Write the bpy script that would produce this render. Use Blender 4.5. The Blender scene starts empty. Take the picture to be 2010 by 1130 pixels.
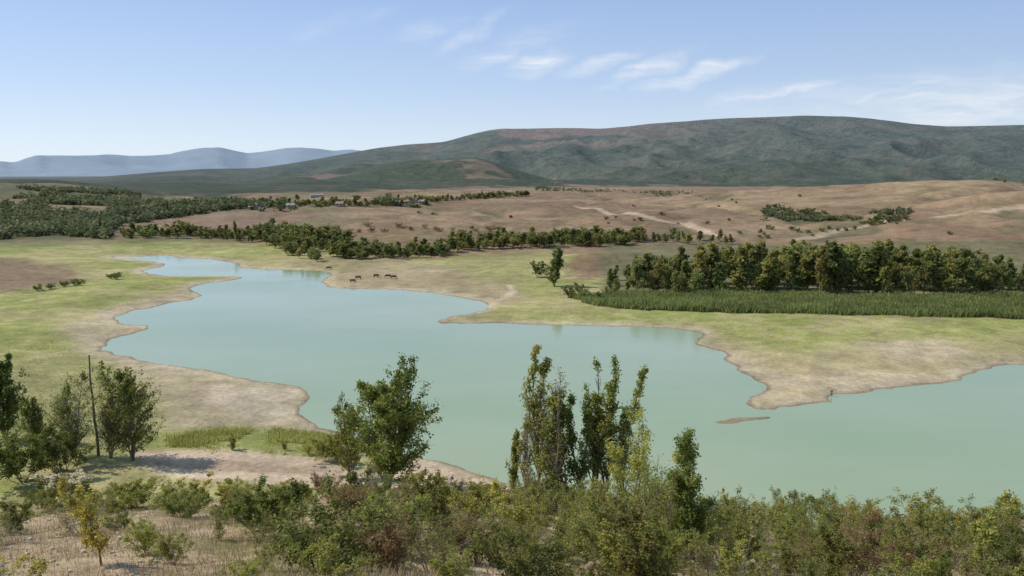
import bpy, math, random
import numpy as np
from mathutils import Vector
random.seed(7); RG=np.random.default_rng(7)
sc=bpy.context.scene; COL=sc.collection
# ---------------------------------------------------------------- camera
F=1672.0; W0,H0=2010.0,1130.0; CAMZ=50.0
PITCH=math.atan((565-335)/F)
cp,sp=math.cos(PITCH),math.sin(PITCH)
cam=bpy.data.cameras.new('camera'); co=bpy.data.objects.new('camera',cam); COL.objects.link(co)
co.location=(0,0,CAMZ); co.rotation_euler=(math.pi/2-PITCH,0,0)
cam.sensor_width=36; cam.lens=36*F/W0; cam.clip_end=60000; cam.clip_start=.1
sc.camera=co
def pdir(px,py):
    a=(px-1005)/F; b=-(py-565)/F
    return np.array([a, cp+b*sp, -sp+b*cp])
def on_plane(px,py,z=0.0):
    d=pdir(px,py); t=(z-CAMZ)/d[2]; return d[0]*t,d[1]*t
def azel(px,py):
    d=pdir(px,py); return math.degrees(math.atan2(d[0],d[1])), d[2]/math.hypot(d[0],d[1])
def proj(x,y,z):
    dz=z-CAMZ; dep=y*cp-dz*sp; up=y*sp+dz*cp
    return 1005+F*x/dep, 565-F*up/dep, dep
# ---------------------------------------------------------------- noise
TB=RG.random((256,256))
def vn(x,y):
    xi=np.floor(x).astype(int); yi=np.floor(y).astype(int); fx=x-xi; fy=y-yi
    fx=fx*fx*(3-2*fx); fy=fy*fy*(3-2*fy)
    a=TB[xi%256,yi%256]; b=TB[(xi+1)%256,yi%256]; c=TB[xi%256,(yi+1)%256]; d=TB[(xi+1)%256,(yi+1)%256]
    return (a*(1-fx)+b*fx)*(1-fy)+(c*(1-fx)+d*fx)*fy
def fbm(x,y,s,o=4,sx=0):
    x=x/s+sx+31.7; y=y/s+sx*1.7+12.3; v=0; a=.5; n=0
    for i in range(o):
        v=v+a*vn(x,y); n+=a; a*=.5; x=x*2.03+7.1; y=y*2.03+3.7
    return v/n
def S(a,b,x):
    t=np.clip((x-a)/(b-a),0,1); return t*t*(3-2*t)
# ---------------------------------------------------------------- polygons
def sdist(x,y,poly,closed=True):
    P=np.array(poly); n=len(P); d2=np.full(x.shape,1e18); ins=np.zeros(x.shape,bool)
    for i in range(n if closed else n-1):
        ax,ay=P[i]; bx,by=P[(i+1)%n]; ex,ey=bx-ax,by-ay
        wx,wy=x-ax,y-ay; t=np.clip((wx*ex+wy*ey)/(ex*ex+ey*ey+1e-9),0,1)
        d2=np.minimum(d2,(wx-ex*t)**2+(wy-ey*t)**2)
        if closed:
            c=((ay>y)!=(by>y)); 
            with np.errstate(divide='ignore',invalid='ignore'):
                xx=ex*(y-ay)/(ey if ey!=0 else 1e-9)+ax
            ins^=(c&(x<xx))
    d=np.sqrt(d2)
    return np.where(ins,-d,d) if closed else d
def smooth_poly(px,it=1):
    P=[np.array(p,float) for p in px]
    for _ in range(it):
        Q=[]
        for i in range(len(P)):
            a=P[i]; b=P[(i+1)%len(P)]; Q+= [a*.8+b*.2, a*.2+b*.8]
        P=Q
    return P
LAKE=[(215,503),(260,505),(290,502),(320,501),(370,506),(430,510),(465,517),(470,525),(500,528),(560,530),(620,531),(650,538),(632,556),(645,565),
(700,567),(760,568),(820,572),(870,578),(900,583),(935,590),(964,600),(950,609),(900,620),(845,631),(880,635),(960,634),(1050,637),(1150,640),(1250,640),
(1330,645),(1378,654),(1364,672),(1390,684),(1415,690),(1430,705),(1460,727),(1490,745),(1498,758),(1480,775),(1468,792),(1482,806),(1530,805),
(1590,793),(1650,777),(1720,768),(1800,757),(1860,750),(1900,730),(1950,720),(2010,714),(2200,705),(2500,740),(2700,800),(2900,1150),
(2300,1080),(2010,1050),(1800,1040),(1600,1030),(1400,1012),(1200,990),(1050,960),(975,942),(930,925),(880,910),(840,904),(780,893),(700,862),(650,845),(610,838),(590,820),(585,800),
(600,780),(598,762),(570,752),(500,745),(440,732),(380,722),(320,712),(260,703),(215,692),(200,684),(215,668),(250,657),(290,645),(287,638),
(240,635),(230,625),(250,613),(300,603),(350,592),(397,583),(385,572),(370,562),(400,556),(450,550),(478,545),(440,541),(380,543),(320,542),(285,536),
(280,530),(312,525),(327,518),(300,512),(260,510)]
LK=[on_plane(*p) for p in smooth_poly(LAKE)]
BAR=[on_plane(*p) for p in smooth_poly([(1400,829),(1440,822),(1500,817),(1510,820),(1450,828),(1420,832)])]
def lake_sd(x,y):
    x=np.asarray(x,float); y=np.asarray(y,float)
    out=np.full(x.shape,700.0); r=np.hypot(x,y); m=(r<1200)&(y>20)
    if m.any():
        xx=x[m]+(fbm(x[m],y[m],7,4)-.5)*5.0; yy=y[m]+(fbm(x[m],y[m],7,4,9)-.5)*5.0
        s=sdist(xx,yy,LK); b=sdist(xx,yy,BAR)
        out[m]=np.maximum(s,-b*.3)
    return out
# ---------------------------------------------------------------- relief tables (azimuth deg, tan elevation)
def tab(pts):
    a=[azel(*p) for p in pts]; A_=np.array([q[0] for q in a]); T_=np.array([q[1] for q in a])
    xs=np.linspace(A_[0],A_[-1],700); ts=np.interp(xs,A_,T_); k=np.hanning(11); k/=k.sum()
    return xs,np.convolve(np.pad(ts,5,'edge'),k,'valid')
RB=tab([(-800,365),(-100,352),(0,353),(150,351),(220,345),(300,338),(400,331),(500,330),(560,322),(620,312),(680,301),(740,290),(800,283),(870,279),(900,270),(930,262),(960,255),(985,252),(1040,252),(1100,251),(1180,252),(1230,248),(1280,242),(1340,238),(1400,233),(1500,229),(1580,226),(1660,228),(1700,231),(1740,236),(1780,242),(1860,248),(1940,246),(2010,244),(2200,250),(2900,300)])
RF=tab([(480,372),(560,350),(680,342),(740,324),(800,315),(870,312),(930,308),(970,318),(1020,335),(1090,354),(1160,372)])
RA=tab([(-500,318),(-100,325),(0,321),(25,325),(50,315),(72,307),(95,311),(150,308),(200,305),(250,309),(330,303),(360,296),(390,291),(430,290),(460,296),(485,302),(520,298),(560,291),(590,289),(620,292),(655,298),(690,296),(720,300),(900,310),(1400,330)])
AZ0=[azel(x,360)[0] for x in (-300,0,300,500,750,1050,1400,2010,2600)]
R0=[1300,1450,1450,1500,1750,2150,2250,2200,2200]
MOUNDS=[(395,640,100,60,13),(330,800,120,70,9),(385,960,150,80,11),(520,900,140,90,14),(120,660,130,70,5),(230,980,170,80,7),(-40,900,160,80,5)]
def Hf(x,y,sd=None):
    x=np.asarray(x,float); y=np.asarray(y,float)
    r=np.hypot(x,y); az=np.degrees(np.arctan2(x,y))
    if sd is None: sd=lake_sd(x,y)
    k=np.clip(sd/12,0,1)
    low=np.where(sd>0, 1.3*(1-np.exp(-sd/14))+.007*np.minimum(sd,150)+(fbm(x,y,14,3,2)-.5)*.9*k+(fbm(x,y,2.2,2,5)-.5)*.18*k, np.maximum(-4,sd*.09))
    rs=np.interp(az,[-36,-18,-8,10,36],[720,620,480,400,400])
    up=S(rs,rs+330,r)*S(0,60,sd)
    und=S(2100,1300,r)
    gul=np.abs(2*fbm(x,y,120,3,19)-1)
    rise=up*(8+(fbm(x,y,260,3,4)-.45)*24*und+(fbm(x,y,75,2,6)-.5)*6*S(2100,1500,r)*S(-22,-10,az)-4.5*np.exp(-(gul/.12)**2)*S(2100,1600,r)*S(-20,-5,az))
    for mx_,my_,ma,mb,mh in MOUNDS: rise=rise+mh*np.exp(-(((x-mx_)/ma)**2+((y-my_)/mb)**2))
    lh=S(-20,-31,az)*S(800,1300,r)*22*(.6+.8*fbm(x,y,180,4,8))
    rh=S(20,33,az)*S(500,850,r)*S(1900,1000,r)*14
    md=7*np.exp(-(((x-48)/42)**2+((y-432)/22)**2))*S(0,15,sd)
    z=low+rise+lh*S(2400,1600,r)+rh+md
    # near slope
    de=.55*r+.45*y
    nl=np.interp(de,[-500,-40,0,3,15,35,60,85,103,116,132,150],[56,50,48.4,47.9,42.2,32.8,25,16.8,8.6,3.6,1.0,-6])
    nr=np.interp(de,[-500,-40,0,3,15,35,60,85,103,116,132,150],[56,50,48.4,47.9,41.2,30.8,21.4,12.6,5.6,2.6,-.5,-6])
    w=S(-14,10,x*60/np.maximum(r,20)); ns=nl*(1-w)+nr*w
    ns=ns+((fbm(x,y,9,3,3)-.5)*1.6+(fbm(x,y,1.5,2,3)-.5)*.25)*S(8,30,r)
    ns=ns*np.clip(sd/9,0,1)+np.where(sd<9,-5*(1-np.clip(sd/9,0,1)),0)
    z=np.where(r<230,np.maximum(z,ns),z)
    # main mountain
    r0=np.interp(az,AZ0,R0); r1=np.interp(az,[-36,-20,-8,36],[3300,3600,4600,4600])
    te=np.interp(az,*RB); z1=50+te*r1
    t=np.clip((r-r0)/(r1-r0),0,1)
    g=1-np.abs(2*fbm(x,y,620,4,11)-1)*2; g2=fbm(x,y,140,4,13)-.5
    g3=1-np.abs(2*fbm(x+.25*y,y*.30,330,3,17)-1)*2
    amp=np.maximum(z1-20,12)
    shp=.12*t+.88*t**2.0
    zb=z+(z1-z)*shp+amp*(4*t*(1-t))*(.20*(g-.6)+.22*(g3-.6))+g2*amp*.09*np.sqrt(4*t*(1-t)+.03)*(t>0)
    zb=np.where(r>r1,z1-(z1-10)*S(r1,r1*1.7,r),zb)
    z=np.where(r>r0,zb,z)
    tf=np.interp(az,*RF,left=-.2,right=-.2); zf=(50+tf*2700)
    pf=np.exp(-((r-2700)/330)**2)
    zf=zf*pf+(g2*26+(g-.5)*14)*pf*(1-pf)*2
    z=np.where((r>1800)&(r<4200),np.maximum(z,zf),z)
    ta=np.interp(az,*RA); za=(50+ta*15000)+(fbm(x,y,700,3,23)-.5)*55
    u=S(8500,15000,r)*(1-S(15000,23000,r)*.9)
    z=np.where(r>7500,np.maximum(z*(1-S(7500,9000,r))+10,za*u+(fbm(x,y,1500,4,21)-.5)*420*u*(1-u)*3),z)
    return z
TT=np.geomspace(20,6000,1300)
def hit(px,py):
    d=pdir(px,py); hl=math.hypot(d[0],d[1]); x=d[0]/hl*TT; y=d[1]/hl*TT; zr=CAMZ+d[2]/hl*TT
    h=np.maximum(Hf(x,y),0); b=np.where(zr<=h)[0]
    if len(b)==0: return None
    i=b[0]; return x[i],y[i],float(h[i])
# ---------------------------------------------------------------- mesh helpers
def mesh_np(name,v,f,col=None,smooth=False):
    me=bpy.data.meshes.new(name); v=np.ascontiguousarray(v,dtype=np.float32); f=np.ascontiguousarray(f,dtype=np.int32); k=f.shape[1]
    me.vertices.add(len(v)); me.vertices.foreach_set('co',v.ravel())
    me.loops.add(f.size); me.loops.foreach_set('vertex_index',f.ravel())
    me.polygons.add(len(f)); me.polygons.foreach_set('loop_start',np.arange(0,f.size,k,dtype=np.int32))
    try: me.polygons.foreach_set('loop_total',np.full(len(f),k,dtype=np.int32))
    except Exception: pass
    me.update(calc_edges=True)
    if col is not None:
        a=me.attributes.new('Col','FLOAT_COLOR','POINT'); c=np.ones((len(v),4),np.float32); c[:,:3]=col; a.data.foreach_set('color',c.ravel())
    me.polygons.foreach_set('use_smooth',np.full(len(f),bool(smooth)))
    return me
def ob(name,me,mat=None,parent=None):
    o=bpy.data.objects.new(name,me); COL.objects.link(o)
    if mat is not None and me is not None and len(me.materials)==0: me.materials.append(mat)
    if parent: o.parent=parent
    return o
def tag(o,label=None,cat=None,group=None,kind=None):
    if label: o['label']=label
    if cat: o['category']=cat
    if group: o['group']=group
    if kind: o['kind']=kind
    return o
# ---------------------------------------------------------------- materials
def newmat(n):
    m=bpy.data.materials.new(n); m.use_nodes=True; nt=m.node_tree; nt.nodes.clear(); return m,nt
def nd(nt,t,**k):
    n=nt.nodes.new(t)
    for a,b in k.items(): setattr(n,a,b)
    return n
def math_(nt,op,a,b=None,c=None):
    n=nd(nt,'ShaderNodeMath',operation=op)
    for i,v in enumerate((a,b,c)):
        if v is None: continue
        if isinstance(v,(int,float)): n.inputs[i].default_value=v
        else: nt.links.new(v,n.inputs[i])
    return n.outputs[0]
def noise(nt,vec,scale,detail=6,rough=.6):
    n=nd(nt,'ShaderNodeTexNoise'); n.inputs['Scale'].default_value=scale; n.inputs['Detail'].default_value=detail; n.inputs['Roughness'].default_value=rough
    nt.links.new(vec,n.inputs['Vector']); return n.outputs['Fac']
def maprange(nt,v,a,b,c,d):
    n=nd(nt,'ShaderNodeMapRange'); nt.links.new(v,n.inputs[0])
    for i,q in enumerate((a,b,c,d)): n.inputs[i+1].default_value=q
    return n.outputs[0]
def ground_mat(name,scales,bump_scale,bump_dist,contrast=.5):
    m,nt=newmat(name); L=nt.links
    out=nd(nt,'ShaderNodeOutputMaterial'); bs=nd(nt,'ShaderNodeBsdfPrincipled'); L.new(bs.outputs[0],out.inputs[0])
    bs.inputs['Roughness'].default_value=.95; bs.inputs['Specular IOR Level'].default_value=.1
    at=nd(nt,'ShaderNodeAttribute'); at.attribute_name='Col'
    tc=nd(nt,'ShaderNodeTexCoord'); v=tc.outputs['Object']
    f=None
    for s in scales:
        q=maprange(nt,noise(nt,v,s),.3,.7,1-contrast,1+contrast)
        f=q if f is None else math_(nt,'MULTIPLY',f,q)
    mul=nd(nt,'ShaderNodeVectorMath',operation='SCALE'); L.new(at.outputs['Color'],mul.inputs[0]); L.new(f,mul.inputs['Scale'])
    L.new(mul.outputs[0],bs.inputs['Base Color'])
    bp=nd(nt,'ShaderNodeBump'); bp.inputs['Distance'].default_value=bump_dist; bp.inputs['Strength'].default_value=.8
    L.new(noise(nt,v,bump_scale,8,.7),bp.inputs['Height']); L.new(bp.outputs[0],bs.inputs['Normal'])
    return m
M_ground=ground_mat('ground_soil_grass',[.9,.16,.03],1.2,.35,.24)
M_mount=ground_mat('mountain_scrub',[.03,.09],.06,10,.24)
M_far=ground_mat('far_mountain',[.0012,.004],.002,40,.04)
def leaf_mat(name,trans=.3):
    m,nt=newmat(name); L=nt.links
    out=nd(nt,'ShaderNodeOutputMaterial'); at=nd(nt,'ShaderNodeAttribute'); at.attribute_name='Col'
    oi=nd(nt,'ShaderNodeObjectInfo'); hs=nd(nt,'ShaderNodeHueSaturation')
    L.new(maprange(nt,oi.outputs['Random'],0,1,.48,.52),hs.inputs['Hue']); L.new(maprange(nt,math_(nt,'FRACT',math_(nt,'MULTIPLY',oi.outputs['Random'],7.3)),0,1,.82,1.22),hs.inputs['Value'])
    L.new(at.outputs['Color'],hs.inputs['Color'])
    df=nd(nt,'ShaderNodeBsdfDiffuse')
    tr=nd(nt,'ShaderNodeBsdfTranslucent'); mx=nd(nt,'ShaderNodeMixShader'); mx.inputs[0].default_value=trans
    L.new(hs.outputs[0],df.inputs['Color']); L.new(hs.outputs[0],tr.inputs[0]); L.new(df.outputs[0],mx.inputs[1]); L.new(tr.outputs[0],mx.inputs[2]); L.new(mx.outputs[0],out.inputs[0])
    return m
M_leaf=leaf_mat('foliage',.5)
M_grass=leaf_mat('grass_blades',.45)
def plain(name,c,rough=.8,sc=4,var=.3):
    m,nt=newmat(name); L=nt.links
    out=nd(nt,'ShaderNodeOutputMaterial'); bs=nd(nt,'ShaderNodeBsdfPrincipled'); L.new(bs.outputs[0],out.inputs[0]); bs.inputs['Roughness'].default_value=rough
    tc=nd(nt,'ShaderNodeTexCoord'); q=maprange(nt,noise(nt,tc.outputs['Object'],sc),.3,.7,1-var,1+var)
    mul=nd(nt,'ShaderNodeVectorMath',operation='SCALE'); mul.inputs[0].default_value=c; L.new(q,mul.inputs['Scale']); L.new(mul.outputs[0],bs.inputs['Base Color'])
    return m
M_bark=plain('bark',(.17,.14,.10)); M_bark2=plain('grey_bark',(.26,.22,.175)); M_dark=plain('weathered_wood',(.12,.105,.09))
# ---------------------------------------------------------------- terrain
az=np.concatenate([np.linspace(-180,-37,36)[:-1],np.linspace(-37,37,800),np.linspace(37,180,36)[1:]])
rr=np.concatenate([[.5,1.5],np.geomspace(3,60,80)[:-1],np.geomspace(60,620,430)[:-1],np.geomspace(620,2300,200)[:-1],np.geomspace(2300,6500,190)[:-1],np.geomspace(6500,24000,70)])
A,Rr=np.meshgrid(np.radians(az),rr); X=Rr*np.sin(A); Y=Rr*np.cos(A)
nR,nA=X.shape; x=X.ravel(); y=Y.ravel(); r=np.hypot(x,y); azd=np.degrees(np.arctan2(x,y))
sd=lake_sd(x,y); Z=Hf(x,y,sd)
C=lambda *c: np.array(c)
grass=C(.235,.25,.078); dryg=C(.325,.29,.135); sand=C(.45,.375,.255); mud=C(.20,.155,.10); brown=C(.215,.145,.088); road=C(.47,.37,.26); woodc=C(.10,.11,.055); slope=C(.32,.24,.14); forest=C(.047,.061,.036); red=C(.185,.125,.09); tan=C(.275,.20,.122)
def mixc(c,d,w): return c*(1-w[:,None])+d*w[:,None]
n1=fbm(x,y,26,5,31); n2=fbm(x,y,5,4,33); n3=fbm(x,y,150,5,35); n4=fbm(x,y,45,5,37)
c=mixc(np.tile(grass,(len(x),1)),dryg,S(.40,.60,n1*.6+n2*.4))
def hp(pts): 
    o=[]
    for p in pts:
        q=hit(*p); o.append((q[0],q[1]))
    return o
def zone(c,pts,colr,soft,amt=1.0,wob=0.6):
    P=hp(pts); s=np.full(x.shape,1e3); Pn=np.array(P); mg=soft*3
    m=(x>Pn[:,0].min()-mg)&(x<Pn[:,0].max()+mg)&(y>Pn[:,1].min()-mg)&(y<Pn[:,1].max()+mg)
    s[m]=sdist(x[m],y[m],P)
    w=S(soft,-soft,s+(n2-.5)*soft*2*wob+(n1-.5)*soft*3*wob)*amt
    return mixc(c,colr,w),w
# plateau brown
rs=np.interp(azd,[-36,-18,-8,10,36],[690,600,480,400,400])
wb=S(-25,45,r-rs+(n1-.5)*60)
bc=mixc(np.tile(brown,(len(x),1)),tan,S(.42,.66,n3)*.8); bc=mixc(bc,C(.15,.125,.065),S(.54,.66,n4)*.5); bc=mixc(bc,C(.185,.12,.078),S(.5,.68,fbm(x,y,90,4,41))*.5); bc=mixc(bc,C(.11,.105,.055),S(.61,.68,fbm(x,y,16,4,42))*.5)
for mx_,my_,ma,mb,mh in MOUNDS[:4]: bc=mixc(bc,C(.33,.245,.14),np.exp(-(((x-mx_)/ma)**2+((y-my_)/mb)**2))*S(.35,.6,n4)*.6)
gul=np.abs(2*fbm(x,y,120,3,19)-1); bc=mixc(bc,C(.095,.10,.052),np.exp(-(gul/.05)**2)*S(-20,-5,azd)*S(.4,.55,n4)*.8)
c=mixc(c,bc,wb)
# left valley: fields and woods
wl=S(-8,-16,azd)*S(560,700,r)*S(.38,.50,fbm(x,y,120,5,43)); c=mixc(c,woodc,wl*.75)
c,_=zone(c,[(230,440),(420,418),(560,412),(640,425),(560,440),(420,452),(240,462)],C(.20,.14,.095),14)
c,_=zone(c,[(0,505),(90,515),(165,535),(170,552),(90,560),(0,572),(-150,575),(-150,505)],C(.20,.145,.09),8)
c,_=zone(c,[(1110,520),(1150,500),(1290,480),(1330,500),(1250,535),(1130,550)],brown,8)
c,_=zone(c,[(640,535),(760,515),(870,520),(1000,560),(1040,590),(965,600),(900,583),(760,568),(650,566)],C(.31,.245,.155),7,.8)
c,_=zone(c,[(470,520),(640,528),(760,515),(860,512),(760,500),(560,512)],C(.26,.21,.125),6,.8)
c,_=zone(c,[(870,515),(1000,497),(1100,490),(1090,530),(1040,560),(960,550)],C(.25,.24,.10),8,.8)
c,_=zone(c,[(120,640),(170,615),(330,575),(395,575),(240,640),(290,642),(200,684),(300,708),(450,735),(610,760),(590,835),(470,838),(330,850),(310,790),(250,730),(170,690)],C(.36,.295,.195),5,.85)
c,_=zone(c,[(420,755),(590,765),(575,825),(500,820),(400,790)],C(.45,.375,.27),3,.8)
c,_=zone(c,[(1390,665),(1560,700),(1700,672),(1850,668),(2010,690),(2150,700),(1900,730),(1850,752),(1500,802),(1480,780),(1495,745),(1420,695)],C(.35,.29,.165),7,.85)
c,_=zone(c,[(1700,675),(1830,668),(1900,690),(1860,712),(1740,708)],sand,3,.7,1.2)
c,_=zone(c,[(1530,745),(1700,730),(1850,735),(1640,765),(1500,798)],C(.43,.35,.23),3,.75,1.2)
c,_=zone(c,[(960,605),(1080,600),(1150,625),(1330,632),(1500,640),(1500,660),(1380,652),(1000,634)],C(.27,.27,.10),5,.7)
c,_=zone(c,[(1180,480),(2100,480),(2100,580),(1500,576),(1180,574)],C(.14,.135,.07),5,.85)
c,_=zone(c,[(0,700),(180,705),(260,760),(310,850),(280,880),(0,880)],C(.25,.235,.10),5,.8)
c,_=zone(c,[(285,880),(300,852),(420,842),(560,845),(660,856),(690,880),(600,893),(420,884)],C(.24,.26,.08),2,.8)
# near slope
de=.55*r+.45*y
ws=S(116,104,de+(n1-.5)*14)*(r<200)
sc_=mixc(np.tile(slope,(len(x),1)),C(.21,.185,.08),S(.4,.65,n2)); sc_=mixc(sc_,C(.41,.32,.21),S(.55,.7,fbm(x,y,3,4,47)))
c=mixc(c,sc_,ws)
c,_=zone(c,[(-40,1000),(150,990),(330,1040),(400,1150),(-60,1150)],C(.39,.30,.195),3,.7)
# shore
wsd=sd+(n2-.5)*7+(n1-.5)*8
mk=(r>60)&(r<1200)
c=mixc(c,sand*.9,S(9,1.5,wsd)*mk*.85); c=mixc(c,mud,S(1.6,.2,sd)*mk*.8); c=mixc(c,C(.20,.26,.2),S(0,-3,sd)*mk)
# dirt road and tracks
c,wr=zone(c,[(262,888),(420,884),(560,893),(640,905),(700,925),(830,905),(900,925),(975,948),(1010,968),(900,975),(700,955),(560,950),(380,945),(290,925)],road,2.2,1)
c,_=zone(c,[(300,905),(450,905),(620,925),(600,935),(420,925),(300,918)],C(.31,.225,.145),1,.7)
def track(c,pts,w,colr):
    P=hp(pts); s=np.full(x.shape,1e3); Pn=np.array(P); m=(x>Pn[:,0].min()-30)&(x<Pn[:,0].max()+30)&(y>Pn[:,1].min()-30)&(y<Pn[:,1].max()+30)
    s[m]=sdist(x[m]+(n1[m]-.5)*12,y[m],P,False); k=S(w*1.5,w*.5,s); return mixc(c,colr,k*.85),k
c,k1=track(c,[(1130,404),(1180,410),(1230,420),(1290,432),(1350,442),(1390,452),(1412,464)],3.6,C(.42,.33,.23))
c,k2=track(c,[(1560,470),(1640,455),(1700,443),(1760,430),(1850,425),(1960,412),(2050,400)],3.6,C(.38,.30,.20))
c,k3=track(c,[(990,560),(1010,575),(985,590),(975,600)],1.5,sand)
# mountains
r0=np.interp(azd,AZ0,R0); r1=np.interp(azd,[-36,-20,-8,36],[3300,3600,4600,4600]); t=np.clip((r-r0)/(r1-r0),0,1)
mc=mixc(np.tile(forest,(len(x),1)),C(.066,.078,.045),S(.4,.65,fbm(x,y,220,5,51)))
pa=S(-8,-3,azd)*S(14,4,azd); hi=fbm(x,y,330,5,53)
mc=mixc(mc,red,S(.52,.64,hi+.13*t-.03)*S(.55,.85,t)*(.15+.75*pa))
mc=mixc(mc,C(.11,.092,.065),S(.54,.66,fbm(x,y,130,4,57))*.4)
foot=(np.abs(r-2650)<400)&(azd>-14)&(azd<3); mc=mixc(mc,C(.050,.066,.030),foot*.8); mc=mixc(mc,red*1.1,foot*S(.47,.60,fbm(x,y,110,4,59)+.0022*(Z-80))*.75)
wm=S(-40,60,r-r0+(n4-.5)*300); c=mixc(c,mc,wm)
haze_mix=1-np.exp(-np.maximum(r-500,0)/17000); haze_mix=haze_mix*S(1500,3500,r)+haze_mix*.5*(1-S(1500,3500,r)); haze_mix=np.where(r>7000,.88,haze_mix)
c=mixc(c,C(.24,.305,.375),haze_mix)  # blue aerial haze painted into terrain colour, stronger with distance
idx=np.arange(nR*nA).reshape(nR,nA)
q=np.stack([idx[:-1,:-1],idx[:-1,1:],idx[1:,1:],idx[1:,:-1]],-1).reshape(-1,4)[:, ::-1]
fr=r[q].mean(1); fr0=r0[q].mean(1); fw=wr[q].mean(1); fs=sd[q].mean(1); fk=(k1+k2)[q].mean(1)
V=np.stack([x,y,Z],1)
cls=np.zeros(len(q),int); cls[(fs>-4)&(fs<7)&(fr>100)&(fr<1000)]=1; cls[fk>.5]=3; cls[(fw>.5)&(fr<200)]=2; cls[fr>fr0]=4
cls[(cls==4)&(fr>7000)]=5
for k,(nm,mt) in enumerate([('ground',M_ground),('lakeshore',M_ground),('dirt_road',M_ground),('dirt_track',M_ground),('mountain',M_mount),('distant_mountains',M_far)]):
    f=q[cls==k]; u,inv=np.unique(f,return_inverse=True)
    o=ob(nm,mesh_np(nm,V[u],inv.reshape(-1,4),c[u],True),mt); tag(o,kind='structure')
# water
m,nt=newmat('turquoise_water'); L=nt.links
out=nd(nt,'ShaderNodeOutputMaterial'); bs=nd(nt,'ShaderNodeBsdfPrincipled'); L.new(bs.outputs[0],out.inputs[0])
tc=nd(nt,'ShaderNodeTexCoord'); mp=nd(nt,'ShaderNodeMapping'); mp.inputs['Scale'].default_value=(.6,1.1,1); L.new(tc.outputs['Object'],mp.inputs[0])
cr=nd(nt,'ShaderNodeMix',data_type='RGBA'); cr.inputs[6].default_value=(.235,.315,.17,1); cr.inputs[7].default_value=(.31,.365,.225,1)
L.new(maprange(nt,noise(nt,mp.outputs[0],.011,5,.55),.36,.64,0,1),cr.inputs[0]); L.new(cr.outputs[2],bs.inputs['Base Color'])
L.new(maprange(nt,noise(nt,mp.outputs[0],.02,4,.6),.4,.6,.05,.16),bs.inputs['Roughness']); bs.inputs['IOR'].default_value=1.34
bp=nd(nt,'ShaderNodeBump'); bp.inputs['Distance'].default_value=.035; bp.inputs['Strength'].default_value=.5
L.new(noise(nt,mp.outputs[0],.8,5,.6),bp.inputs['Height']); L.new(bp.outputs[0],bs.inputs['Normal'])
wv=[(-400,60,0),(900,60,0),(900,900,0),(-400,900,0)]
o=ob('lake_water',mesh_np('lake_water',wv,[(0,1,2,3)]),m); tag(o,kind='structure')
# ---------------------------------------------------------------- plants
def unit(v): return v/(math.sqrt(v[0]*v[0]+v[1]*v[1]+v[2]*v[2])+1e-9)
def tubes(segs,n=5):
    s=np.array([[*a,*b,r0_,r1_] for a,b,r0_,r1_ in segs]); p0=s[:,:3]; p1=s[:,3:6]; ra=s[:,6]; rb=s[:,7]
    d=p1-p0; d/=np.linalg.norm(d,axis=1)[:,None]+1e-9
    ref=np.where(np.abs(d[:,2:3])<.9,[[0,0,1.]],[[1.,0,0]]); u=np.cross(d,ref); u/=np.linalg.norm(u,axis=1)[:,None]; w=np.cross(d,u)
    V=[]; 
    for i in range(n):
        a=2*math.pi*i/n; V.append(p0+(u*math.cos(a)+w*math.sin(a))*ra[:,None])
    for i in range(n):
        a=2*math.pi*i/n; V.append(p1+(u*math.cos(a)+w*math.sin(a))*rb[:,None])
    V=np.stack(V,1).reshape(-1,3); b=np.arange(len(s))[:,None]*2*n
    Fc=[]
    for i in range(n): Fc.append(np.concatenate([b+i,b+(i+1)%n,b+n+(i+1)%n,b+n+i],1))
    return V,np.stack(Fc,1).reshape(-1,4)
def leaves(cen,size,cols,rng,up=.3,asp=1.5):
    n=len(cen); nrm=rng.normal(size=(n,3)); nrm[:,2]=np.abs(nrm[:,2])+up; nrm/=np.linalg.norm(nrm,axis=1)[:,None]
    a=rng.normal(size=(n,3)); u=np.cross(nrm,a); u/=np.linalg.norm(u,axis=1)[:,None]; w=np.cross(nrm,u)
    s=(size*rng.uniform(.6,1.3,n))[:,None]
    V=np.stack([cen-u*s*asp*.5,cen-w*s*.5+u*s*.1,cen+u*s*asp*.5,cen+w*s*.5+u*s*.1],1).reshape(-1,3)
    return V,np.arange(4*n).reshape(n,4),np.repeat(cols,4,0)
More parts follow.
